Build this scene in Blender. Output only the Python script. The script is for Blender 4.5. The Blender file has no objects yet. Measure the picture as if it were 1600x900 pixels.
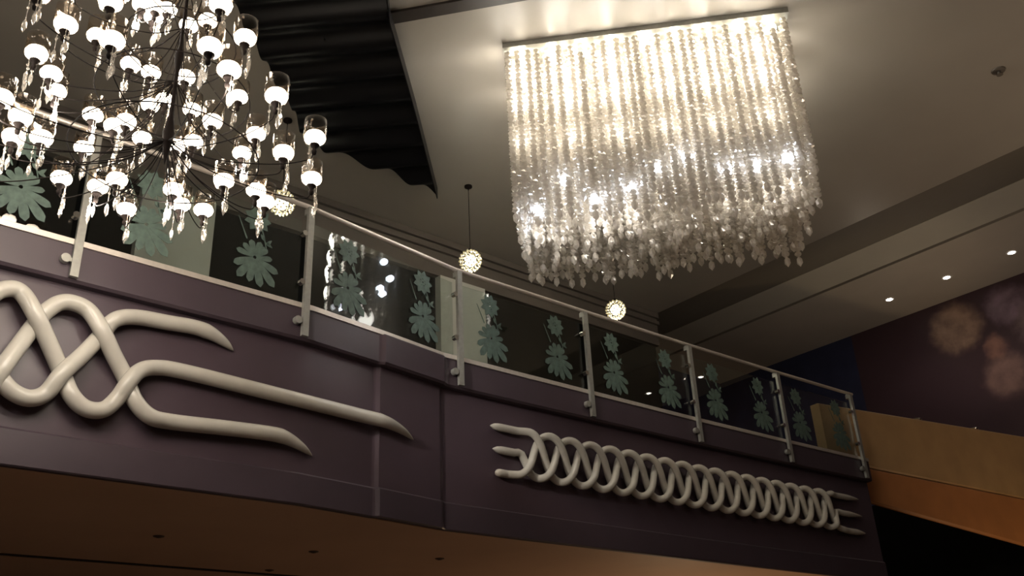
import bpy, bmesh, math, random
import numpy as np
from mathutils import Vector, Matrix
random.seed(7)
S = bpy.context.scene
C = S.collection
PI = math.pi
# ------------------------------------------------------------------ camera
F = 1475.0
EYE = np.array([0, 0, 1.6])
def _cam():
    zc = np.array([-150, 3050, -F]); zc /= np.linalg.norm(zc)
    fc = np.array([0, 0, -1.0]); hc = fc - (fc @ zc) * zc; hc /= np.linalg.norm(hc)
    hr = np.cross(hc, zc)
    a = math.radians(48.7)
    hw = np.array([math.cos(a), math.sin(a), 0]); zw = np.array([0, 0, 1.0]); rw = np.cross(hw, zw)
    return np.outer(hw, hc) + np.outer(zw, zc) + np.outer(rw, hr)
R = _cam()
cd = bpy.data.cameras.new('camera'); cam = bpy.data.objects.new('camera', cd); C.objects.link(cam)
M4 = Matrix([[*R[i], EYE[i]] for i in range(3)] + [[0, 0, 0, 1]])
cam.matrix_world = M4
cd.sensor_width = 36; cd.lens = 36 * F / 1600; cd.clip_end = 200; cd.clip_start = .05
S.camera = cam
# sight lines measured on the photograph, met with the real surfaces
def ray(x, y):
    d = R @ np.array([x - 800, 450 - y, -F]); return d / np.linalg.norm(d)
def atz(x, y, z): d = ray(x, y); return EYE + d * ((z - 1.6) / d[2])
def aty(x, y, Y): d = ray(x, y); return EYE + d * (Y / d[1])
def atx(x, y, X): d = ray(x, y); return EYE + d * (X / d[0])
# ------------------------------------------------------------------ materials
def nt(name):
    m = bpy.data.materials.new(name); m.use_nodes = True
    t = m.node_tree; t.nodes.clear()
    return m, t, t.nodes, t.links
def pm(name, col, rough=.5, metal=0., var=.12, scale=6., bump=0., spec=.5, coat=0.):
    m, t, n, l = nt(name)
    out = n.new('ShaderNodeOutputMaterial'); b = n.new('ShaderNodeBsdfPrincipled')
    l.new(b.outputs[0], out.inputs[0])
    tc = n.new('ShaderNodeTexCoord'); nz = n.new('ShaderNodeTexNoise'); nz.inputs['Scale'].default_value = scale
    nz.inputs['Detail'].default_value = 4
    l.new(tc.outputs['Object'], nz.inputs['Vector'])
    r = n.new('ShaderNodeValToRGB')
    a = [max(0, c * (1 - var)) for c in col]; z = [min(1, c * (1 + var)) for c in col]
    r.color_ramp.elements[0].position = .3; r.color_ramp.elements[0].color = (*a, 1)
    r.color_ramp.elements[1].position = .7; r.color_ramp.elements[1].color = (*z, 1)
    l.new(nz.outputs['Fac'], r.inputs[0]); l.new(r.outputs[0], b.inputs['Base Color'])
    b.inputs['Roughness'].default_value = rough; b.inputs['Metallic'].default_value = metal
    b.inputs['Specular IOR Level'].default_value = spec
    b.inputs['Coat Weight'].default_value = coat
    if bump:
        bp = n.new('ShaderNodeBump'); bp.inputs['Strength'].default_value = bump; bp.inputs['Distance'].default_value = .01
        l.new(nz.outputs['Fac'], bp.inputs['Height']); l.new(bp.outputs[0], b.inputs['Normal'])
    return m
def emit(name, col, s):
    m, t, n, l = nt(name)
    out = n.new('ShaderNodeOutputMaterial'); e = n.new('ShaderNodeEmission')
    e.inputs[0].default_value = (*col, 1); e.inputs[1].default_value = s
    l.new(e.outputs[0], out.inputs[0])
    m.cycles.emission_sampling = 'NONE'
    return m
def glass(name, tint, boost=1.0, rough=0.):
    m, t, n, l = nt(name)
    out = n.new('ShaderNodeOutputMaterial'); mx = n.new('ShaderNodeMixShader')
    tr = n.new('ShaderNodeBsdfTransparent'); tr.inputs[0].default_value = (*tint, 1)
    g = n.new('ShaderNodeBsdfGlossy'); g.inputs['Roughness'].default_value = rough
    fr = n.new('ShaderNodeLayerWeight'); fr.inputs[0].default_value = .5
    pw = n.new('ShaderNodeMath'); pw.operation = 'POWER'; pw.inputs[1].default_value = 5
    ma = n.new('ShaderNodeMath'); ma.operation = 'MULTIPLY_ADD'; ma.inputs[1].default_value = .96; ma.inputs[2].default_value = .04
    mu = n.new('ShaderNodeMath'); mu.operation = 'MULTIPLY'; mu.inputs[1].default_value = boost; mu.use_clamp = True
    l.new(fr.outputs['Facing'], pw.inputs[0]); l.new(pw.outputs[0], ma.inputs[0]); l.new(ma.outputs[0], mu.inputs[0]); l.new(mu.outputs[0], mx.inputs[0])
    l.new(tr.outputs[0], mx.inputs[1]); l.new(g.outputs[0], mx.inputs[2]); l.new(mx.outputs[0], out.inputs[0])
    return m
def crystal(name, col, dif, trl, glo, tra, rough=.12):
    m, t, n, l = nt(name)
    out = n.new('ShaderNodeOutputMaterial')
    tot = dif + trl + glo + tra
    d = n.new('ShaderNodeBsdfDiffuse'); d.inputs[0].default_value = (*col, 1)
    tl = n.new('ShaderNodeBsdfTranslucent'); tl.inputs[0].default_value = (*col, 1)
    g = n.new('ShaderNodeBsdfGlossy'); g.inputs[0].default_value = (1, .98, .95, 1); g.inputs['Roughness'].default_value = rough
    tr = n.new('ShaderNodeBsdfTransparent')
    def mix(a, b, f):
        k = n.new('ShaderNodeMixShader'); k.inputs[0].default_value = f
        l.new(a, k.inputs[1]); l.new(b, k.inputs[2]); return k.outputs[0]
    x = mix(d.outputs[0], tl.outputs[0], trl / (dif + trl))
    x = mix(x, g.outputs[0], glo / (dif + trl + glo))
    if tra: x = mix(x, tr.outputs[0], tra / tot)
    l.new(x, out.inputs[0])
    return m
def mural(name, spots):
    # dark plum wall painted with faded flower medallions and one downlight reflection
    m, t, n, l = nt(name)
    out = n.new('ShaderNodeOutputMaterial'); b = n.new('ShaderNodeBsdfPrincipled'); l.new(b.outputs[0], out.inputs[0])
    tc = n.new('ShaderNodeTexCoord')
    nz = n.new('ShaderNodeTexNoise'); nz.inputs['Scale'].default_value = 4.; nz.inputs['Detail'].default_value = 5
    l.new(tc.outputs['Object'], nz.inputs['Vector'])
    ad = n.new('ShaderNodeMixRGB'); ad.blend_type = 'LINEAR_LIGHT'; ad.inputs[0].default_value = .16
    l.new(tc.outputs['Object'], ad.inputs[1]); l.new(nz.outputs['Color'], ad.inputs[2])
    col = None
    for (y, z, r, c) in spots:
        d = n.new('ShaderNodeVectorMath'); d.operation = 'DISTANCE'; d.inputs[1].default_value = (17.94, y, z)
        l.new(ad.outputs[0], d.inputs[0])
        mr = n.new('ShaderNodeMapRange'); mr.interpolation_type = 'SMOOTHSTEP'
        mr.inputs[1].default_value = r; mr.inputs[2].default_value = r * .45; mr.inputs[3].default_value = 0; mr.inputs[4].default_value = 1
        l.new(d.outputs['Value'], mr.inputs[0])
        mu = n.new('ShaderNodeMath'); mu.operation = 'MULTIPLY'; l.new(mr.outputs[0], mu.inputs[0]); l.new(nz.outputs['Fac'], mu.inputs[1])
        mx = n.new('ShaderNodeMixRGB'); l.new(mu.outputs[0], mx.inputs[0]); mx.inputs[2].default_value = (*c, 1)
        if col is None: mx.inputs[1].default_value = (.062, .034, .046, 1)
        else: l.new(col, mx.inputs[1])
        col = mx.outputs[0]
    l.new(col, b.inputs['Base Color']); b.inputs['Roughness'].default_value = .42
    return m
def wallspot(x, y, r, c):
    p = atx(x, y, 17.94); return (p[1], p[2], r, c)
MAT = dict(
    ceil=pm('ceiling_satin_paint', (.29, .266, .23), .36, var=.03, scale=1.5, spec=.45),
    greyband=pm('grey_band_paint', (.44, .425, .37), .5, var=.04, scale=1.5),
    soffit=pm('soffit_paint', (.42, .385, .335), .5, var=.04, scale=1.5),
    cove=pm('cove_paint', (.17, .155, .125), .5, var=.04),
    plum=pm('plum_gloss_paint', (.076, .053, .067), .34, var=.06, scale=3),
    plumd=pm('plum_band_paint', (.062, .044, .056), .42, var=.06, scale=3),
    warm=pm('warm_plaster', (.45, .295, .20), .6, var=.05, scale=1.2),
    tan=pm('tan_veneer', (.46, .30, .15), .4, var=.10, scale=2.5),
    orange=pm('orange_lit_veneer', (.44, .19, .07), .45, var=.10, scale=2.5),
    ivory=pm('ivory_gloss_plaster', (.52, .495, .44), .24, var=.04, scale=9),
    steel=pm('brushed_steel', (.36, .36, .33), .32, .45, var=.08, scale=30),
    channel=pm('brushed_aluminium', (.72, .66, .60), .45, .6, var=.05, scale=30),
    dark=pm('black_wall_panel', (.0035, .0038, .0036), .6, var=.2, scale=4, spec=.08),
    header=pm('brown_header', (.10, .085, .07), .5, var=.05),
    pale=pm('pale_column', (.40, .40, .35), .5, var=.07, scale=2),
    navy=pm('navy_wall', (.028, .034, .085), .5, var=.2, scale=2),
    black=pm('black_pleated_vinyl', (.004, .004, .0045), .38, var=.2, scale=3, spec=.16),
    blackmetal=pm('dark_bronze', (.010, .007, .006), .8, .0, spec=.1, var=.2, scale=20),
    trim=pm('dark_brown_trim', (.022, .016, .012), .5, var=.2),
    hall=pm('hall_paint', (.20, .16, .13), .7, var=.06, scale=1),
    floor=pm('hall_floor_stone', (.22, .17, .13), .35, var=.15, scale=1.2),
    fixture=pm('fixture_white', (.75, .73, .7), .4, var=.03),
    spot=pm('spot_dark', (.06, .040, .028), .5, var=.1),
    etched=pm('etched_frost', (.085, .128, .108), .7, var=.25, scale=18),
    chrome=pm('chrome', (.85, .85, .85), .12, 1.0, var=.02),
    mural=mural('plum_mural', [wallspot(1492, 512, .62, (.62, .42, .30)), wallspot(1572, 476, .5, (.36, .25, .33)), wallspot(1574, 586, .55, (.40, .25, .22)), wallspot(1556, 540, .3, (.42, .22, .17)), wallspot(1630, 500, .6, (.4, .3, .3))]),
    glass=glass('railing_glass', (.90, .94, .92), 1.6),
    cup=glass('lamp_cup_glass', (.95, .90, .84), .7, .05),
    bead=crystal('bead_crystal', (.94, .91, .86), .30, .54, .16, .0),
    drop=crystal('drop_crystal', (.8, .74, .66), .05, .07, .24, .64, .05),
    ball=crystal('ball_crystal', (.95, .9, .72), .3, .45, .25, .0, .1),
    bulb=emit('lamp_bulb_glow', (1, .90, .76), 17),
    warmbulb=emit('chandelier_bulb_glow', (1, .90, .70), 26),
    led=emit('cool_led_glow', (.80, .86, 1), 30),
    ballbulb=emit('globe_bulb_glow', (1, .94, .74), 22),
    down=emit('downlight_glow', (1, .93, .82), 14),
)
# ------------------------------------------------------------------ mesh helpers
class MB:
    def __init__(s): s.v = []; s.f = []
    def add(s, vs, fs):
        k = len(s.v); s.v += [tuple(float(c) for c in p) for p in vs]; s.f += [tuple(i + k for i in q) for q in fs]; return s
    def box(s, lo, hi):
        x0, y0, z0 = lo; x1, y1, z1 = hi
        return s.add([(x0, y0, z0), (x1, y0, z0), (x1, y1, z0), (x0, y1, z0), (x0, y0, z1), (x1, y0, z1), (x1, y1, z1), (x0, y1, z1)],
                     [(0, 3, 2, 1), (4, 5, 6, 7), (0, 1, 5, 4), (1, 2, 6, 5), (2, 3, 7, 6), (3, 0, 4, 7)])
    def obox(s, c, ax, ay, az):   # centre and half-axes
        c, ax, ay, az = map(np.array, (c, ax, ay, az))
        vs = [c + i * ax + j * ay + k * az for k in (-1, 1) for j in (-1, 1) for i in (-1, 1)]
        return s.add(vs, [(0, 2, 3, 1), (4, 5, 7, 6), (0, 1, 5, 4), (1, 3, 7, 5), (3, 2, 6, 7), (2, 0, 4, 6)])
    def tube(s, pts, r, n=10, cap=True):
        pts = [np.array(p, float) for p in pts]; m = len(pts)
        rr = r if hasattr(r, '__len__') else [r] * m
        T = [pts[min(i + 1, m - 1)] - pts[max(i - 1, 0)] for i in range(m)]
        T = [t / (np.linalg.norm(t) + 1e-12) for t in T]
        ref = np.array([0, 0, 1.0]) if abs(T[0][2]) < .9 else np.array([1.0, 0, 0])
        nrm = np.cross(T[0], ref); nrm /= np.linalg.norm(nrm)
        vs = []
        for i in range(m):
            nrm = nrm - (nrm @ T[i]) * T[i]; nrm /= np.linalg.norm(nrm); bn = np.cross(T[i], nrm)
            for k in range(n):
                a = 2 * PI * k / n; vs.append(pts[i] + rr[i] * (math.cos(a) * nrm + math.sin(a) * bn))
        fs = [(i * n + k, i * n + (k + 1) % n, (i + 1) * n + (k + 1) % n, (i + 1) * n + k) for i in range(m - 1) for k in range(n)]
        if cap: fs += [tuple(reversed(range(n))), tuple(range((m - 1) * n, m * n))]
        return s.add(vs, fs)
    def lathe(s, prof, c=(0, 0, 0), n=16):   # prof: (r, z)
        vs = [(c[0] + r * math.cos(2 * PI * k / n), c[1] + r * math.sin(2 * PI * k / n), c[2] + z) for r, z in prof for k in range(n)]
        fs = [(i * n + k, i * n + (k + 1) % n, (i + 1) * n + (k + 1) % n, (i + 1) * n + k) for i in range(len(prof) - 1) for k in range(n)]
        return s.add(vs, fs)
    def sweep(s, frames, prof):   # frames: (origin, out-dir, up-dir); prof closed polygon (a, b)
        n = len(prof); vs = []
        for o, a, b in frames:
            o, a, b = map(np.array, (o, a, b)); vs += [o + p * a + q * b for p, q in prof]
        m = len(frames)
        fs = [(i * n + k, (i + 1) * n + k, (i + 1) * n + (k + 1) % n, i * n + (k + 1) % n) for i in range(m - 1) for k in range(n)]
        fs += [tuple(range(n)), tuple(reversed(range((m - 1) * n, m * n)))]
        return s.add(vs, fs)
    def octa(s, c, r, h, n=6, rot=0., tw=0.):
        c = np.array(c); vs = [c + (0, 0, h)]
        for zz, rr, t in ((.35 * h, r, 0), (-.35 * h, r, tw)):
            vs += [c + (rr * math.cos(rot + t + 2 * PI * k / n), rr * math.sin(rot + t + 2 * PI * k / n), zz) for k in range(n)]
        vs.append(c - (0, 0, h))
        fs = [(0, 1 + k, 1 + (k + 1) % n) for k in range(n)] + [(1 + k, 1 + n + k, 1 + n + (k + 1) % n, 1 + (k + 1) % n) for k in range(n)]
        fs += [(2 * n + 1, 1 + n + (k + 1) % n, 1 + n + k) for k in range(n)]
        return s.add(vs, fs)
    def mesh(s, name, mat, smooth=False):
        me = bpy.data.meshes.new(name); me.from_pydata(s.v, [], s.f); me.validate()
        bm = bmesh.new(); bm.from_mesh(me); bmesh.ops.recalc_face_normals(bm, faces=bm.faces); bm.to_mesh(me); bm.free()
        me.materials.append(MAT[mat])
        if smooth:
            for p in me.polygons: p.use_smooth = True
        return me
    def build(s, name, mat, parent=None, smooth=False, auto=None):
        me = s.mesh(name, mat, smooth or auto is not None)
        if auto is not None:
            bm = bmesh.new(); bm.from_mesh(me)
            for e in bm.edges: e.smooth = len(e.link_faces) == 2 and e.calc_face_angle(0) < math.radians(auto)
            bm.to_mesh(me); bm.free()
        return link(name, me, parent)
def link(name, me, parent=None):
    o = bpy.data.objects.new(name, me); C.objects.link(o)
    if parent is not None:
        o.parent = parent
    return o
def tag(o, label=None, cat=None, group=None, kind=None):
    if label: o['label'] = label
    if cat: o['category'] = cat
    if group: o['group'] = group
    if kind: o['kind'] = kind
    return o
def thing(name, label, cat, loc=(0, 0, 0), rz=0., group=None):
    o = bpy.data.objects.new(name, None); C.objects.link(o); o.location = loc; o.rotation_euler = (0, 0, rz); o.empty_display_size = .1
    return tag(o, label, cat, group)
def copy_tree(o, parent=None):
    c = o.copy(); C.objects.link(c)
    if parent is not None: c.parent = parent
    for ch in list(o.children): copy_tree(ch, c)
    return c
def struct(name, mb, mat, label=None, cat=None, **k):
    o = mb.build(name, mat, **k); return tag(o, label, cat, None, 'structure')
def light(name, kind, loc, power, col, size=.05, **k):
    d = bpy.data.lights.new(name, kind); d.energy = power; d.color = col
    if kind == 'AREA': d.size = size
    else: d.shadow_soft_size = size
    for a, b in k.items(): setattr(d, a, b)
    o = bpy.data.objects.new(name, d); C.objects.link(o); o.location = loc
    return o
def cubic(p, n):   # Catmull-Rom through points
    p = [np.array(q, float) for q in p]; out = []
    P = [2 * p[0] - p[1]] + p + [2 * p[-1] - p[-2]]
    for i in range(1, len(P) - 2):
        for k in range(n):
            t = k / n
            out.append(.5 * (2 * P[i] + (P[i + 1] - P[i - 1]) * t + (2 * P[i - 1] - 5 * P[i] + 4 * P[i + 1] - P[i + 2]) * t * t + (3 * P[i] - P[i - 1] - 3 * P[i + 1] + P[i + 2]) * t ** 3))
    out.append(p[-1]); return out
# ------------------------------------------------------------------ balcony plan
ZS, ZF = 5.10, 3.40          # slab top, fascia bottom
PX = [-5, 1.0, 3.6, 4.42, 5.18, 6.2, 9.0, 10.8, 12.75]
PY = [6.68, 6.69, 6.745, 6.86, 6.985, 6.985, 6.97, 6.93, 6.86]
def Yp(x): return float(np.interp(x, PX, PY))
XE = 12.75
def pilaster(x):             # the shallow raised strip between two rounded arrises
    e = .05
    return .035 * float(np.interp(x, [4.42 - e, 4.42, 5.18, 5.18 + e], [0, 1, 1, 0]))
def plan(step=.18):
    xs = set(np.arange(-5, XE, step)) | set(PX) | {4.36, 4.38, 4.39, 4.40, 4.41, 4.43, 5.16, 5.17, 5.19, 5.2, 5.21, 5.24, 5.26, XE}
    return sorted(x for x in xs if x <= XE)
def band(name, prof, mat, parent):
    fr = [((x, Yp(x) - pilaster(x), 0), (0, 1, 0), (0, 0, 1)) for x in plan()]
    return MB().sweep(fr, prof).build(name, mat, parent, auto=28)
bal = tag(bpy.data.objects.new('wall_balcony', None), None, None, None, 'structure'); C.objects.link(bal)
tag(bal, 'plum painted curved balcony front below the glass railing', 'balcony')
band('upper_band', [(0, 4.80), (.02, 4.78), (.5, 4.78), (.5, 5.08), (.015, 5.08), (0, 5.065)], 'plumd', bal)
band('main_panel', [(.09, 3.66), (.3, 3.66), (.3, 4.78), (.09, 4.78)], 'plum', bal)
band('lower_band', [(.065, 3.41), (.075, 3.40), (.12, 3.40), (.12, 3.66), (.08, 3.66), (.065, 3.645)], 'plumd', bal)
NB = .09
def on_fascia(px, py, n):
    Y = 6.85
    for _ in range(8):
        p = aty(px, py, Y); Y = Yp(p[0]) - pilaster(p[0]) + NB - n
    return p
# slab and soffit behind the fascia
mb = MB(); xs = plan()
fr = [((x, 0, 0), (0, 1, 0), (0, 0, 1)) for x in xs]
def slab(z0, z1, yend, inset):
    m = MB(); vs = []
    for x in xs: vs += [(x, Yp(x) + inset, z0), (x, yend, z0), (x, yend, z1), (x, Yp(x) + inset, z1)]
    n = len(xs); fs = [(i * 4 + k, i * 4 + 4 + k, i * 4 + 4 + (k + 1) % 4, i * 4 + (k + 1) % 4) for i in range(n - 1) for k in range(4)]
    fs += [(0, 1, 2, 3), (4 * n - 1, 4 * n - 2, 4 * n - 3, 4 * n - 4)]
    return m.add(vs, fs)
struct('floor_balcony', slab(4.95, 5.09, 9.4, .505), 'hall', 'upper floor slab behind the balcony front', 'floor')
struct('ceiling_soffit', slab(3.402, 3.5, 13.0, .121), 'warm', 'warm brown soffit under the balcony', 'ceiling')
struct('trim_1', MB().box((-5, 9.82, 3.388), (12.7, 9.87, 3.402)), 'trim', 'thin dark seam across the brown soffit', 'trim')
# ------------------------------------------------------------------ room shell
struct('floor', MB().box((-8, -8, -.1), (20, 13.2, 0)), 'floor', 'hall floor far below the balcony', 'floor')
XC = 11.38
struct('ceiling', MB().box((-8, -8, 8.0), (XC, 9.6, 8.14)), 'ceil', 'grey satin main ceiling around the crystal chandelier', 'ceiling')
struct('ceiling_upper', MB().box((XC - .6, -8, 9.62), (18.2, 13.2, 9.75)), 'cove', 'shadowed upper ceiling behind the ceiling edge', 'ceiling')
cor = bpy.data.objects.new('ceiling_cornice', None); C.objects.link(cor)
tag(cor, 'stepped brown ceiling strip with downlights above the plum wall', 'ceiling', None, 'structure')
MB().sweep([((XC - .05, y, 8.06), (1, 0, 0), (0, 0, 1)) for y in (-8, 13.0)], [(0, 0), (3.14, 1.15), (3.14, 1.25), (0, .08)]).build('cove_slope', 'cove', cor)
MB().box((14.46, -8, 9.2), (15.40, 13.0, 9.55)).build('grey_band', 'greyband', cor)
MB().box((15.40, -8, 9.25), (15.50, 13.0, 9.55)).build('groove', 'trim', cor)
MB().box((15.50, -8, 9.2), (17.94, 13.0, 9.55)).build('soffit_panel', 'soffit', cor)
struct('wall_side', MB().box((17.94, -8, 0), (18.2, 13.2, 5.6)), 'dark', 'lower wall under the parapet with its shade painted in black', 'wall')  # unlit shade under the parapet put into the black colour
YN = atx(1338, 565, 17.94)[1]
struct('wall_far', MB().box((17.94, YN, 5.6), (18.2, 13.2, 9.6)), 'navy', 'dark navy wall beyond the end of the railing', 'wall')
struct('wall_right', MB().box((17.94, -8, 5.6), (18.2, YN, 9.6)), 'mural', 'dark plum wall with faded flower medallions and a painted reflection', 'wall')
struct('wall_front', MB().box((-8, -8.2, 0), (18.2, -8, 9.7)), 'hall', 'hall wall behind the viewer', 'wall')
struct('wall_left', MB().box((-8.2, -8, 0), (-8, 13.2, 8)), 'hall', 'hall wall at far left', 'wall')
struct('wall_rear', MB().box((-8, 13.0, 0), (18.2, 13.2, 9.6)), 'navy', 'dark navy wall at the far end', 'wall')
struct('wall_back', MB().box((-8, 9.42, 5.09), (XC, 9.6, 8.0)), 'dark', 'black wall behind the railing', 'wall')
struct('trim_2', MB().box((-8, 9.33, 7.42), (XC, 9.42, 8.0)).box((-8, 9.28, 7.78), (XC, 9.33, 7.84)).box((-8, 9.28, 7.9), (XC, 9.33, 7.995)), 'header', 'brown header band along the top of the black wall', 'trim')
for i, (a, b) in enumerate(((2.82, 3.66), (6.88, 7.66), (-1.2, -.3))):
    m = MB().box((a, 9.30, 5.09), (b, 9.42, 7.42)); m.box((a - .03, 9.28, 5.09), (b + .03, 9.42, 5.2))
    struct('column_%d' % (i + 1), m, 'pale', ['pale grey column behind the first railing panel', 'pale grey column behind the middle railing post', 'pale grey column at the far left behind the railing'][i], 'column')
# tan parapet that carries the balcony on to the right
dxp = np.array([1, -.125, 0]); dxp /= np.linalg.norm(dxp); nyp = np.array([dxp[1], -dxp[0], 0]) * -1
def on_par(px, py):
    Y = 7.0
    for _ in range(12):
        p = aty(px, py, Y); Y = 7.16 - .125 * (p[0] - 12.2)
    return p
def edge_line(a, b):
    p, q = on_par(*a), on_par(*b)
    return lambda x: p[2] + (q[2] - p[2]) * (x - p[0]) / (q[0] - p[0])
ztop, zmid, zbot = edge_line((1344, 640), (1600, 682)), edge_line((1363, 733), (1600, 780)), edge_line((1367, 787), (1600, 852))
def para(x0, x1, f0, f1, th, off=0.):
    m = MB(); n = (.124, .992, 0); vs = []
    for x in (x0, x1):
        o = np.array([x, 7.16 - .125 * (x - 12.2) + off, 0]); nn = np.array(n); z0, z1 = f0(x), f1(x)
        vs += [o + (0, 0, z0 + .03), o + nn * .03 + (0, 0, z0), o + nn * th + (0, 0, z0), o + nn * th + (0, 0, z1), o + nn * .02 + (0, 0, z1), o + (0, 0, z1 - .02)]
    fs = [(k, 6 + k, 6 + (k + 1) % 6, (k + 1) % 6) for k in range(6)] + [tuple(range(6)), tuple(range(11, 5, -1))]
    return m.add(vs, fs)
par = bpy.data.objects.new('wall_parapet', None); C.objects.link(par)
tag(par, 'tan and orange wooden parapet beyond the end of the railing', 'parapet', None, 'structure')
para(12.22, 17.9, lambda x: max(5.1, zmid(x)) if x < 12.8 else zmid(x), ztop, .16).build('upper_panel', 'tan', par)
para(12.82, 17.9, zbot, lambda x: zmid(x) - .002, .06, -.012).build('lower_panel', 'orange', par)  # orange of this panel carries the warm light from below
# ------------------------------------------------------------------ glass railing
rail = thing('glass_railing', 'steel and glass railing with etched flowers along the balcony edge', 'railing')
PXS = [-3.85, -2.05, -.2, 1.62, 3.52, 5.38, 7.2, 9.03, 10.85, 12.58]
ZR = 6.10
hp = [(x, Yp(x) + .02, ZR) for x in PXS] + [(12.72, Yp(12.72) + .02, ZR)]
MB().tube(hp, .023, 12).build('handrail', 'channel', rail, auto=40)
fr = [((x, Yp(x), 0), (0, 1, 0), (0, 0, 1)) for x in plan() if x > -4]
MB().sweep(fr, [(-.012, 5.07), (.06, 5.07), (.06, 5.115), (-.012, 5.115)]).build('base_channel', 'channel', rail, auto=28)
def make_post():
    m = MB().box((-.03, -.05, 4.80), (.03, -.014, 6.06)); m.box((-.03, -.014, 6.0), (.03, .03, 6.06))
    p = m.build('post', 'steel', rail)
    MB().tube([(0, .02, 6.05), (0, .02, 6.09)], .014, 8).build('saddle', 'steel', p)
    for z in (5.3, 5.78):
        k = MB().lathe([(.0, -.03), (.026, -.03), (.026, .02), (.018, .03), (0, .03)], n=12)
        k.v = [(x - .055, z_ - .02, y + z) for x, y, z_ in k.v]
        k.box((-.055, -.035, z - .02), (0, -.02, z + .02)); k.build('glass_clamp', 'chrome', p)
    k = MB().lathe([(0, 0), (.035, 0), (.035, .05), (.022, .055), (.022, .1), (0, .1)], n=14)
    k.v = [(x - .075, -.055 + z_ * .9, y + 4.93) for x, y, z_ in k.v]
    k.box((-.075, -.04, 4.915), (-.02, -.022, 4.945)); k.build('standoff', 'steel', p)
    return p
post0 = make_post()
for i, x in enumerate(PXS):
    p = post0 if i == 0 else copy_tree(post0, rail)
    p.location = (x, Yp(x), 0); dy = (Yp(x + .2) - Yp(x - .2)) / .4; p.rotation_euler = (0, 0, math.atan(dy))
# etched flowers
def petal(L, w, n=10):
    up = [(t * L, w * math.sin(PI * min(1, t ** .8)) * (1 - .25 * t)) for t in np.linspace(0, 1, n)]
    return up + [(a, -b) for a, b in reversed(up[1:-1])]
def flat(m, poly, o, ang, th=.003):
    ca, sa = math.cos(ang), math.sin(ang); n = len(poly)
    P = [(o[0] + a * ca - b * sa, o[1] + a * sa + b * ca) for a, b in poly]
    m.add([(x, 0, z) for x, z in P] + [(x, -th, z) for x, z in P], [tuple(range(n)), tuple(reversed(range(n, 2 * n)))] + [(i, (i + 1) % n, n + (i + 1) % n, n + i) for i in range(n)])
def flower_mesh(small):
    m = MB()
    if small:      # upper blossom and the two curled leaves beneath it
        for k in range(9):
            a = 2 * PI * k / 9; flat(m, petal(.10, .04), (.03 * math.cos(a), .035 * math.sin(a)), a, .002 + .0007 * (k % 3))
        for k in range(7):
            a = 2 * PI * k / 7 + .2; flat(m, petal(.05, .014), (.006 * math.cos(a), .006 * math.sin(a)), a)
        flat(m, [(0, .006), (.13, .012), (.26, .004), (.26, -.004), (.13, 0), (0, -.006)], (.02, -.02), -1.25)
        for ox, oz, a in ((.09, -.20, -.5), (.10, -.22, .9), (.08, -.19, 2.2), (.09, -.25, -2.6)):
            flat(m, petal(.075, .017), (ox, oz), a)
        flat(m, [(-.2, .005), (-.19, -.005), (-.1, -.19), (-.105, -.20), (-.115, -.19)], (.02, -.02), 0)
    else:          # broad chrysanthemum opening downwards
        def round_petal(L, w, n=9):
            up = [(t * L, w * (t ** .7) * math.sqrt(max(0, 1 - t ** 5)) + .004 * (1 - t)) for t in np.linspace(0, 1, n)]
            return up + [(a, -b) for a, b in reversed(up[:-1])]
        for k, (a, L, w) in enumerate(((-2.62, .20, .045), (-2.15, .25, .05), (-1.72, .23, .045), (-1.30, .26, .05), (-.86, .29, .052), (-.40, .23, .045), (.15, .15, .035), (2.95, .16, .035), (2.4, .14, .035), (1.85, .15, .04), (1.3, .15, .04), (.75, .14, .035))):
            flat(m, round_petal(L, w), (.015 * math.cos(a), .05 + .015 * math.sin(a)), a, .002 + .0007 * (k % 3))
    return m
fm = {s: flower_mesh(s).mesh('etched_flower', 'etched') for s in (True, False)}
for a, b in zip(PXS[:-1], PXS[1:]):
    x0, x1 = a + .06, b - .06
    m = MB(); P0, P1 = np.array([x0, Yp(x0) + .012, 0]), np.array([x1, Yp(x1) + .012, 0])
    d = P1 - P0; L = np.linalg.norm(d); d /= L; nn = np.array([-d[1], d[0], 0])
    xm = (P0 + P1) / 2; h = .81
    m.obox((0, 0, 0), (L / 2, 0, 0), (0, .006, 0), (0, 0, h / 2))
    g = m.build('glass_panel', 'glass', rail); g.location = (xm[0], xm[1], 5.12 + h / 2); g.rotation_euler = (0, 0, math.atan2(d[1], d[0]))
    for t in (-.475, .46):
        for s, z in ((True, 5.79), (False, 5.37)):
            e = link('etched_flower', fm[s], g); e.location = (t + (0 if s else .0), -.0075, z - 5.12 - h / 2)
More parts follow.
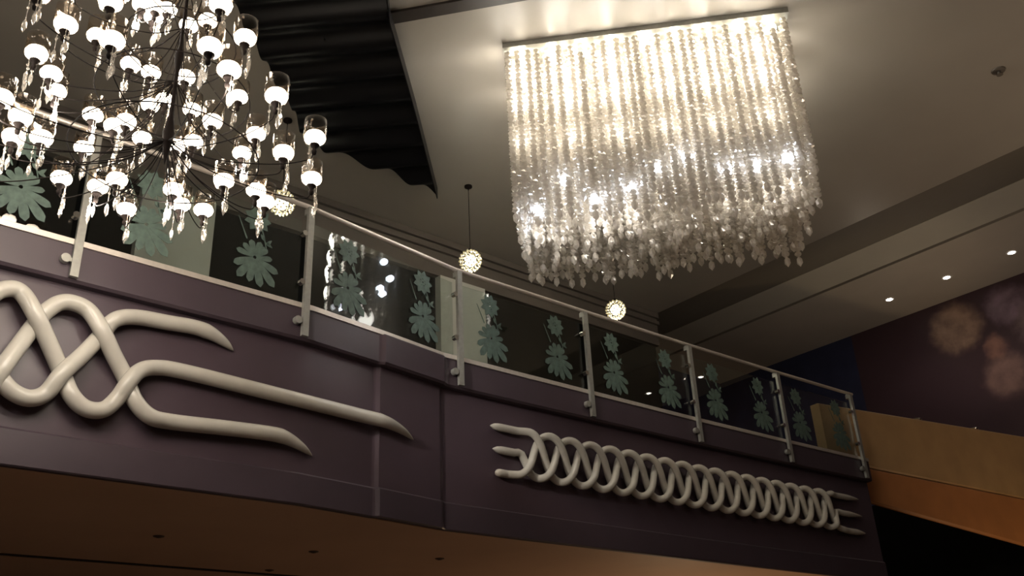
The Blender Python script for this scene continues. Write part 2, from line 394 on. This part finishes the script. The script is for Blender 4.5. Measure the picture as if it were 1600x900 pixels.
# ------------------------------------------------------------------ plaited relief ornaments
def tube_obj(name, pts, rad, parent):
    return MB().tube(pts, rad, 16).build(name, 'ivory', parent, auto=60)
def taper(n, r, k0=0, k1=0, tip=.12):
    out = []
    for i in range(n):
        f = 1.
        if k1 and i > n - 1 - k1: u = (n - 1 - i) / k1; f = max(tip * .3, u ** .62)
        if k0 and i < k0: f = min(f, math.sqrt(max(.02, 1 - (1 - i / k0) ** 2)))
        out.append(r * f)
    return out
LB = thing('plaited_ornament', 'large ivory plaited relief with three pointed tails on the left of the plum balcony', 'wall ornament')
hi, lo, md = .138, .062, .098
def q(x, y): return (x / 1.8, 400 + y / 1.8)
strands = [
    [(-250, 210, md), (-190, 45, hi), (-160, 40, md), (-120, 100, lo)] and
    [(-170, 360, md), (-120, 300, hi), (-70, 200, lo), (-25, 115, md), (22, 92, md), (62, 105, md), (100, 165, hi), (135, 240, md), (172, 325, lo), (200, 390, md), (240, 428, md), (290, 432, md), (330, 400, md), (364, 352, hi), (395, 322, md), (440, 314, .07), (520, 326, .07), (760, 385, .07), (1000, 445, .07), (1080, 465, .066), (1130, 490, .05), (1163, 517, .02)],
    [(-200, 80, md), (-150, 66, md), (-110, 100, hi), (-80, 170, md)] and
    [(-75, 400, md), (-30, 372, md), (5, 318, hi), (55, 250, md), (92, 200, lo), (125, 160, md), (165, 133, md), (205, 132, md), (250, 155, md), (288, 212, hi), (318, 275, md), (352, 342, lo), (378, 405, md), (420, 450, md), (480, 466, .07), (620, 482, .07), (750, 498, .07), (800, 510, .066), (845, 535, .05), (878, 562, .02)],
    [(-105, 140, hi), (-60, 215, md), (-25, 290, lo), (5, 350, md), (40, 385, md), (85, 400, md), (130, 385, md), (175, 330, hi), (235, 275, md), (285, 222, lo), (315, 185, md), (350, 172, md), (400, 174, .07), (470, 187, .07), (545, 200, .07), (590, 216, .066), (630, 242, .045), (656, 266, .02)],
]
for st in strands:
    pts = cubic([on_fascia(*q(x, y), n) for x, y, n in st], 8)
    tube_obj('strand', pts, taper(len(pts), .060, 0, 18), LB)
RB = thing('plaited_ornament', 'long ivory tightly plaited relief with blunt ends on the right of the plum balcony', 'wall ornament')
s_, u0, zc_, A_ = .301, 6.55, 4.25, .235
P_ = 3 * s_; ul = u0 + 17 * s_
def fpt(x, z, n): return np.array([x, Yp(x) + NB - n, z])
for k in range(3):
    # strand k crests at u0 + (k-1)*s + m*P
    c0 = u0 + (k - 1) * s_
    def zz(u): return zc_ + A_ * math.cos(2 * PI * (u - c0) / P_)
    def dd(u): return .079 + .036 * math.sin(4 * PI * (u - c0) / P_)
    # where the plait starts and ends for this strand: top tail, middle tail, bottom tail
    if k == 0: ua = c0; za = zc_ + A_
    elif k == 1: ua = c0 - P_ / 2; za = zc_ - A_
    else: ua = c0 - P_ * .62; za = zc_ - .0
    tail = {0: 5.80, 1: 5.84, 2: 5.82}[k]
    # right end: last crest of this strand near ul
    n_ = int((ul - c0) / P_ + 1e-6); cl = c0 + n_ * P_
    cand = [(cl, zc_ + A_), (cl + P_ / 2, zc_ - A_), (cl + P_ * .62, zc_)]
    ub, zb = {0: cand[0], 1: cand[1], 2: cand[2]}[int(round((ul - cl) / s_)) if True else 0]
    pts = [fpt(x, za, .043) for x in np.linspace(tail, ua - .1, 5)] if ua - .1 > tail else [fpt(tail, za, .043)]
    us = np.arange(ua, ub + 1e-6, P_ / 18)
    pts += [fpt(u, zz(u), dd(u)) for u in us]
    pts += [fpt(x, zb, .043) for x in np.linspace(ub + .12, 12.38, 5)]
    pts = cubic(pts, 2)
    tube_obj('strand', pts, taper(len(pts), .040, 3, 4), RB)
# ------------------------------------------------------------------ crystal curtain chandelier
A0 = atz(790, 70, 8.0); B0 = atz(1225, 15, 8.0)
wd = B0 - A0; W = np.linalg.norm(wd); wd /= W; dp = np.array([-wd[1], wd[0], 0])
if dp @ np.array([.7, .7, 0]) < 0: dp = -dp
D = 1.3
cen = (A0 + B0) / 2 + dp * D / 2
rz = math.atan2(wd[1], wd[0])
CH = thing('crystal_chandelier', 'wide rectangular chandelier with a curtain of hanging crystal strands', 'chandelier', (cen[0], cen[1], 7.999), rz)
# local x along the width, y = depth (towards +dp)
sy = 1 if np.dot(np.array([-math.sin(rz), math.cos(rz), 0]), dp) > 0 else -1
MB().box((-W / 2 - .03, -D / 2 - .03, -.06), (W / 2 + .03, D / 2 + .03, 0)).build('ceiling_plate', 'steel', CH)
def strand_mb(n, seed, sp=.057):
    rnd = random.Random(seed); m = MB(); z = -.03
    for i in range(n):
        m.octa((rnd.uniform(-.003, .003), rnd.uniform(-.003, .003), z - .03), .036, .034, 5, i * .55 + seed, .5); z -= sp
    m.octa((0, 0, z - .055), .030, .062, 6, seed, .3)
    return m
var = [strand_mb(n, i) for i, n in enumerate((30, 31, 32, 33, 34, 35, 33, 32))]
vme = [v.mesh('crystal_strand', 'bead') for v in var]
NX, NY = 26, 13
spots = []
for j in range(NY):
    for i in range(NX):
        x = -W / 2 + .02 + (W - .04) * (i + (.25 if j % 2 else -.25)) / (NX - 1); x = max(-W / 2 + .02, min(W / 2 - .02, x)); y = -D / 2 + .02 + (D - .04) * j / (NY - 1)
        spots.append((x + random.uniform(-.018, .018), y * 1 + random.uniform(-.02, .02), j, i))
far = lambda s: s[2] if sy > 0 else NY - 1 - s[2]
spots.sort(key=lambda s: (0 if far(s) < 3 or s[3] in (0,) else 1, far(s)))
rest = MB()
for k, (x, y, j, i) in enumerate(spots):
    c = random.randrange(8); ang = random.uniform(0, 6.28)
    if far((x, y, j, i)) >= NY - 2 and c < 3: c += 4
    if k < 100:
        o = link('crystal_strand', vme[c], CH); o.location = (x, y, -.06); o.rotation_euler = (0, 0, ang)
    else:
        ca, sa = math.cos(ang), math.sin(ang)
        rest.add([(x + a * ca - b * sa, y + a * sa + b * ca, z - .06) for a, b, z in var[c].v], var[c].f)
o = rest.build('crystal_curtain', 'bead', CH); o['kind'] = 'stuff'
bm_ = MB().lathe([(0, .05), (.02, .05), (.022, .01), (.045, -.02), (.05, -.05), (.035, -.085), (0, -.10)], n=12).mesh('bulb', 'warmbulb', True)
for i in range(9):
    for j in range(4):
        x = -W / 2 + .14 + (W - .28) * i / 8; y = -D / 2 + .07 + (D - .14) * j / 3
        o = link('bulb', bm_, CH); o.location = (x, y, -.105)
lm = MB().octa((0, 0, 0), .040, .045, 8).mesh('led_lamp', 'led', True)
Minv = Matrix.Translation(CH.location) @ Matrix.Rotation(rz, 4, 'Z'); Minv.invert()
for (px, py, inn) in ((840, 330, .05), (930, 313, .05), (987, 294, .05), (1030, 266, .15), (1070, 245, .15), (1136, 262, .1), (1185, 258, .1), (1233, 247, .04), (880, 281, .1)):
    d = ray(px, py); p0 = A0 + dp * inn; t = ((p0 - EYE) @ dp) / (d @ dp); P = EYE + d * t
    o = link('led_lamp', lm, CH); o.location = Minv @ Vector(P)
    light('led_beam', 'POINT', P + dp * .25 - np.array([0, 0, .12]), 4.5, (1, .95, .88), .12)
    light('led_beam', 'POINT', P - dp * .06, .35, (.93, .95, 1), .04)
gn = np.array([.133, -1., 0]); gn /= np.linalg.norm(gn)
for (px, py) in ((600, 410), (612, 435), (597, 460), (593, 452)):
    d = ray(px, py); P = aty(px, py, 6.88); d = d - 2 * (d @ gn) * gn
    for k in range(600):
        P = P + d * .01; a = (P - A0) @ wd; b = (P - A0) @ dp
        if .0 < a < W and .0 < b < D: break
    else: continue
    o = link('led_lamp', lm, CH); o.location = Minv @ Vector(P)
for i in range(6):
    for j, y in enumerate((-.53, -.22, .20, .55)):
        x = -W / 2 + .22 + (W - .44) * i / 5 + (.12 if j % 2 else -.12)
        p = cen + wd * x + dp * y
        for z, pw in ((7.60, 36), (7.28, 20), (6.85, 4)):
            light('crystal_lamp', 'POINT', (p[0], p[1], z), pw * (1.45 if j == 0 else .7), (1, .93, .82), .16)
# ------------------------------------------------------------------ tiered lamp chandelier
AX = np.array([1.5, 4.64]); TZ = [4.80, 5.22, 5.62, 6.0, 6.4]; TR = [.83, .70, .52, .36, .22]
TC = thing('tiered_chandelier', 'large tiered chandelier of many small glass cup lamps and crystal drops', 'chandelier', (AX[0], AX[1], 7.999))
def loc(p): return (p[0] - AX[0], p[1] - AX[1], p[2] - 7.999)
st = [(0, 0), (.12, 0), (.12, -.03), (.03, -.06), (.010, -.09), (.010, -1.5), (.022, -1.56), (.010, -1.62), (.010, -1.98), (.024, -2.03), (.010, -2.1), (.010, -2.5), (.028, -2.58), (.012, -2.7), (.012, -3.0), (.034, -3.14), (.016, -3.28), (0, -3.36)]
MB().lathe(st, n=20).build('stem', 'blackmetal', TC, auto=40)
for tz, tr in zip(TZ[:4], TR[:4]):
    MB().tube([(tr * .62 * math.cos(a), tr * .62 * math.sin(a), tz - 7.999 - .10) for a in np.linspace(0, 2 * PI, 37)], .004, 6, cap=False).build('hoop', 'blackmetal', TC, auto=50)
lamps = [(103, 39), (175, 64), (152, 57), (57, 84), (80, 116), (87, 143), (173, 4), (204, 101), (236, 114), (235, 165), (258, 157), (2, 153), (345, 8), (325, 33), (383, 60), (328, 74), (295, 40), (358, 110), (290, 121), (373, 152), (432, 151), (300, 172), (243, 12), (222, 8), (262, 16), (240, 28), (32, 183), (21, 214), (65, 216), (145, 180), (178, 197), (197, 190), (222, 217), (131, 232), (96, 279), (153, 292), (183, 281), (198, 328), (275, 228), (302, 222), (332, 190), (378, 240), (443, 239), (492, 216), (400, 210), (350, 283), (487, 280), (271, 297), (282, 320), (318, 329), (400, 298), (414, 316), (320, -30), (200, -40), (270, -60), (120, -25), (60, -10), (-30, 100), (-25, 250), (-40, 180)]
cupm = MB().lathe([(.012, -.045), (.052, -.035), (.066, -.005), (.066, .05), (.066, .12), (.063, .12), (.063, .05), (.062, 0)], n=16).mesh('glass_cup', 'cup', True)
bulm = MB().lathe([(0, -.036), (.036, -.033), (.058, -.014), (.062, .006), (.052, .026), (.024, .038), (0, .042)], n=16).mesh('bulb', 'bulb', True)
hold = MB().lathe([(0, -.115), (.012, -.11), (.016, -.09), (.010, -.075), (.022, -.058), (.030, -.046), (.012, -.040), (0, -.04)], n=12)
holm = hold.mesh('lamp_holder', 'blackmetal', True)
drm = []
for sd in range(4):
    r_ = random.Random(sd); m = MB()
    for kk in range(3):
        a = r_.uniform(0, 6.28); x, y = .032 * math.cos(a), .032 * math.sin(a)
        m.tube([(x, y, -.05), (x, y, -.10)], .002, 5); m.octa((x, y, -.10), .008, .010, 6); m.octa((x, y, -.155 - .03 * kk), .012, .048, 6, a, .2)
        m.tube([(x, y, -.10), (x, y, -.125 - .02 * kk)], .002, 5)
    drm.append(m.mesh('crystal_drop', 'drop'))
nl = 0
for (px, py) in lamps:
    best = None
    for tz, tr in zip(TZ, TR):
        P = atz(px, py, tz); r = math.hypot(P[0] - AX[0], P[1] - AX[1])
        sc = abs(r - tr)
        if best is None or sc < best[0]: best = (sc, P, tz, r)
    _, P, tz, r = best
    if P[1] > Yp(P[0]) - .35: continue
    L = loc(P); u = np.array([L[0], L[1]]) / (r + 1e-9)
    zb = L[2] - .1
    arm = cubic([(u[0] * .02, u[1] * .02, zb + .10), (u[0] * r * .3, u[1] * r * .3, zb - .02), (u[0] * r * .7, u[1] * r * .7, zb - .07), (u[0] * r * .95, u[1] * r * .95, zb - .05), (L[0], L[1], zb)], 5)
    MB().tube(arm, .0034, 6).build('arm', 'blackmetal', TC, auto=50)
    h = link('lamp_holder', holm, TC); h.location = L
    link('bulb', bulm, h); link('glass_cup', cupm, h); link('crystal_drop', drm[nl % 4], h)
    nl += 1
    if nl % 6 == 0: light('tier_lamp', 'POINT', (P[0], P[1], P[2] - .13), 15, (1, .91, .80), .05)
# ------------------------------------------------------------------ globe pendants over the upper corridor
def make_globe(label):
    t = thing('globe_pendant', label, 'pendant lamp', (0, 0, 0), 0, 'crystal globe pendants behind the railing')
    MB().lathe([(0, 1.07), (.05, 1.07), (.05, 1.05), (.01, 1.03), (.004, 1.0), (.004, .17), (.02, .165), (.025, .13), (0, .12)], n=12).build('cord', 'blackmetal', t, auto=40)
    m = MB()
    N = 110
    for k in range(N):      # crystal beads wired over a sphere
        y = 1 - 2 * (k + .5) / N; r = math.sqrt(1 - y * y); a = k * 2.39996
        c = np.array([r * math.cos(a), r * math.sin(a), y]) * .132
        m.octa(c, .0135, .017, 6, a, .4)
    m.build('crystal_globe', 'ball', t)
    MB().lathe([(0, -.075), (.04, -.06), (.068, -.02), (.068, .02), (.04, .06), (0, .075)], n=16).build('bulb', 'ballbulb', t, smooth=True)
    return t
gl = ['crystal globe pendant beside the tiered chandelier', 'crystal globe pendant above the middle railing post', 'crystal globe pendant below the crystal chandelier corner']
gp = [(440, 322), (735, 408), (962, 484)]
G0 = make_globe(gl[0])
for i, p in enumerate(gp):
    P = aty(*p, 8.0); o = G0 if i == 0 else copy_tree(G0)
    o.location = (P[0], P[1], 6.93 if i else P[2]); o['label'] = gl[i]
    if i == 0:
        o.location.z = 6.86
    light('globe_lamp', 'POINT', (P[0], P[1] - .0, o.location.z - .17), 3.0, (1, .92, .72), .05)
# ------------------------------------------------------------------ black pleated canopy and batten
mb = MB()
d2 = np.array([.707, .707]); d1 = np.array([-.707, .707])
o2 = np.array([3.74, 5.84])
def st_(p): p = np.array(p[:2]) - o2; return p @ d2, p @ d1
lp = [st_(atz(*p, 7.85)) for p in ((300, -60), (360, 0), (407, 85), (426, 121), (455, 164), (469, 203), (512, 238), (568, 256), (608, 270), (682, 304))]
rp = [st_(atz(*p, 7.85)) for p in ((600, -60), (605, 20), (645, 160), (682, 304))]
q0, q1 = max(lp[0][0], rp[0][0]), max(rp[-1][0], lp[-1][0])
lq, ls = zip(*sorted(lp)); rq, rs = zip(*sorted(rp))
nq, ns = 150, 14; vs = []
for i in range(nq + 1):
    qq = q0 + (q1 - q0) * i / nq
    a = float(np.interp(qq, rq, rs)); b = float(np.interp(qq, lq, ls))
    for top in (0, 1):
        for k in range(ns + 1):
            sg = a + (b - a) * k / ns; xy = o2 + d2 * qq + d1 * sg
            w = 7.86 - .05 * math.cos(2 * PI * qq / .42) + top * .012
            vs.append((xy[0], xy[1], w))
row = 2 * (ns + 1); fs = []
for i in range(nq):
    for k in range(ns):
        a = i * row + k; fs.append((a, a + row, a + row + 1, a + 1))
        b = a + ns + 1; fs.append((b, b + 1, b + row + 1, b + row))
    a = i * row; fs.append((a, a + ns + 1, a + ns + 1 + row, a + row))
    a = i * row + ns; fs.append((a, a + row, a + row + ns + 1, a + ns + 1))
for i in (0, nq):
    for k in range(ns): a = i * row + k; fs.append((a, a + 1, a + ns + 2, a + ns + 1))
mb.add(vs, fs)
can = mb.build('pleated_canopy', 'black', auto=60); tag(can, 'black pleated canopy with a scalloped edge under the grey ceiling', 'canopy')
eb = [o2 + d2 * qq + d1 * (float(np.interp(qq, rq, rs)) - .012) for qq in np.linspace(q0, q1 + .02, 12)]
MB().sweep([((p[0], p[1], 0), (d1[0], d1[1], 0), (0, 0, 1)) for p in eb], [(0, 7.80), (.012, 7.80), (.012, 7.96), (0, 7.96)]).build('edge_board', 'black', can)
hg = MB()
for qq in (.3, 1.4, 2.5):
    a = float(np.interp(qq, rq, rs)); b = float(np.interp(qq, lq, ls)); xy = o2 + d2 * qq + d1 * (a + b) / 2
    hg.tube([(xy[0], xy[1], 7.85), (xy[0], xy[1], 8.0)], .01, 6)
hg.build('hanger', 'black', can)
b0, b1 = atz(588, 32, 7.985), atz(1000, -42, 7.985)
dv = b1 - b0; Lb = np.linalg.norm(dv); dv /= Lb; nv = np.array([-dv[1], dv[0], 0])
struct('trim_3', MB().obox((b0 + b1) / 2, dv * Lb / 2, nv * .075, (0, 0, .014)), 'trim', 'dark batten across the ceiling by the pleated canopy', 'trim')
# ------------------------------------------------------------------ small fittings
def make_down(label):
    t = thing('recessed_downlight', label, 'downlight', (0, 0, 0), 0, 'downlights in the brown ceiling strip')
    MB().lathe([(.06, .02), (.065, -.012), (.095, -.012), (.098, 0), (.098, .02)], n=20).build('ring', 'fixture', t, auto=30)
    MB().lathe([(0, -.026), (.045, -.02), (.066, -.006), (.064, .012), (0, .015)], n=18).build('lens', 'down', t, smooth=True)
    return t
dl = ['recessed downlight nearest the right end of the row over the plum wall', 'recessed downlight in the middle of the row over the plum wall', 'recessed downlight at the lower left of the row over the plum wall']
xd = atz(1479, 433, 9.2)[0]; yd = [atz(1577, 392, 9.2)[1], atz(1479, 433, 9.2)[1], atz(1393, 469, 9.2)[1]]
spc = (yd[2] - yd[0]) / 2
D0 = make_down(dl[0])
for i in range(8):
    o = D0 if i == 0 else copy_tree(D0)
    y = yd[i] if i < 3 else yd[0] - spc * (i - 2)
    o.location = (xd, y, 9.199); o['label'] = dl[i] if i < 3 else 'recessed downlight of the ceiling strip row, past the frame, mirrored in the railing glass'
    light('downlight_beam', 'SPOT', (xd, y, 9.16), 14, (1, .86, .7), .05, spot_size=math.radians(110), spot_blend=.6)
sp = atz(1560, 110, 8.0)
t = thing('ceiling_sprinkler', 'small brown sprinkler head on the grey ceiling at upper right', 'sprinkler', (sp[0], sp[1], 7.999))
MB().lathe([(0, 0), (.075, 0), (.07, -.012), (.02, -.02), (.018, -.05), (0, -.05)], n=16).build('rosette', 'header', t, auto=40)
MB().lathe([(0, -.05), (.035, -.052), (.035, -.06), (0, -.062)], n=12).build('deflector', 'header', t, auto=40)
sl = ['small dark recessed spotlight in the brown soffit near its centre seam', 'small dark recessed spotlight at the bottom edge of the soffit', 'small dark recessed spotlight in the soffit below the pilaster', 'small dark recessed spotlight at the dim left end of the soffit']
def make_spot(label):
    t = thing('soffit_spotlight', label, 'spotlight', (0, 0, 0), 0, 'unlit spotlights in the soffit')
    MB().lathe([(.03, 0), (.05, 0), (.048, -.008), (.034, -.009), (.03, 0)], n=16).build('rim', 'spot', t, auto=40)
    MB().lathe([(0, -.003), (.03, -.003), (.03, -.012), (.018, -.018), (0, -.02)], n=16).build('lens', 'spot', t, auto=40)
    return t
S0 = make_spot(sl[0])
for i, p in enumerate(((490, 862), (421, 891), (687, 873), (248, 838))):
    P = atz(*p, 3.4); o = S0 if i == 0 else copy_tree(S0); o.location = (P[0], P[1], 3.404); o['label'] = sl[i]
def make_up(label):
    t = thing('parapet_uplight', label, 'uplight', (0, 0, 0), 0, 'uplights on the tan parapet')
    MB().lathe([(0, 0), (.075, 0), (.085, .012), (.08, .03), (.062, .034), (0, .03)], n=18).build('housing', 'chrome', t, auto=40)
    MB().lathe([(0, .037), (.05, .036), (.058, .031), (0, .029)], n=16).build('lens', 'down', t, auto=40)
    return t
ul_ = ['chrome uplight on the tan parapet nearer the railing end', 'chrome uplight on the tan parapet nearer the right edge']
U0 = make_up(ul_[0])
for i, p in enumerate(((1425, 654), (1524, 671))):
    P = atz(*p, 6.1); x = P[0]; y = 7.16 - .125 * (x - 12.2) + .08
    o = U0 if i == 0 else copy_tree(U0); o.location = (x, y, ztop(x)); o['label'] = ul_[i]
    lo_ = light('uplight_beam', 'SPOT', (x, y, ztop(x) + .06), 20, (1, .84, .66), .06, spot_size=math.radians(150), spot_blend=.5)
    lo_.rotation_euler = (PI, 0, 0)
# ------------------------------------------------------------------ added unseen fill lights, world
light('lower_hall_fill', 'POINT', (10.6, 8.6, 1.2), 82, (1, .70, .42), .25)  # added fill pair, stands in for warm light from the floor below
light('lower_hall_fill', 'POINT', (4.6, 9.0, .9), 2, (1, .68, .46), .25)
light('left_fill', 'POINT', (-4.5, 1.2, 6.2), 400, (1, .92, .82), .5)  # added unseen light from the left, evens out the two plaits
o = light('ceiling_fill', 'SPOT', (11.2, 0.6, 3.2), 330, (1, .78, .58), .3, spot_size=math.radians(150), spot_blend=.6)  # added unseen spot, only warms the ceiling at right
o.rotation_euler = (PI, 0, 0)
o = light('plait_fill', 'SPOT', (-1.6, 4.4, 5.6), 1200, (1, .94, .85), .12, spot_size=math.radians(20), spot_blend=.9)  # added unseen spot raking the right plait from the left
o.rotation_euler = (Vector((7.0, 7.0, 4.2)) - o.location).to_track_quat('-Z', 'Y').to_euler()
o = light('parapet_fill', 'SPOT', (16.6, 4.0, 1.6), 135, (1, .68, .38), .2, spot_size=math.radians(66), spot_blend=.7)  # added unseen spot to brighten the parapet face
o.rotation_euler = (Vector((15.9, 6.8, 5.2)) - o.location).to_track_quat('-Z', 'Y').to_euler()
w = bpy.data.worlds.new('world'); S.world = w; w.use_nodes = True
w.node_tree.nodes['Background'].inputs[0].default_value = (1, .85, .7, 1); w.node_tree.nodes['Background'].inputs[1].default_value = .004
S.view_settings.view_transform = 'Standard'; S.view_settings.look = 'None'; S.view_settings.gamma = 1
S.view_settings.use_curve_mapping = False; S.view_settings.exposure = 0
S.cycles.use_denoising = True
S.cycles.max_bounces = 8; S.cycles.diffuse_bounces = 4; S.cycles.glossy_bounces = 4; S.cycles.transparent_max_bounces = 16
S.cycles.sample_clamp_indirect = 4
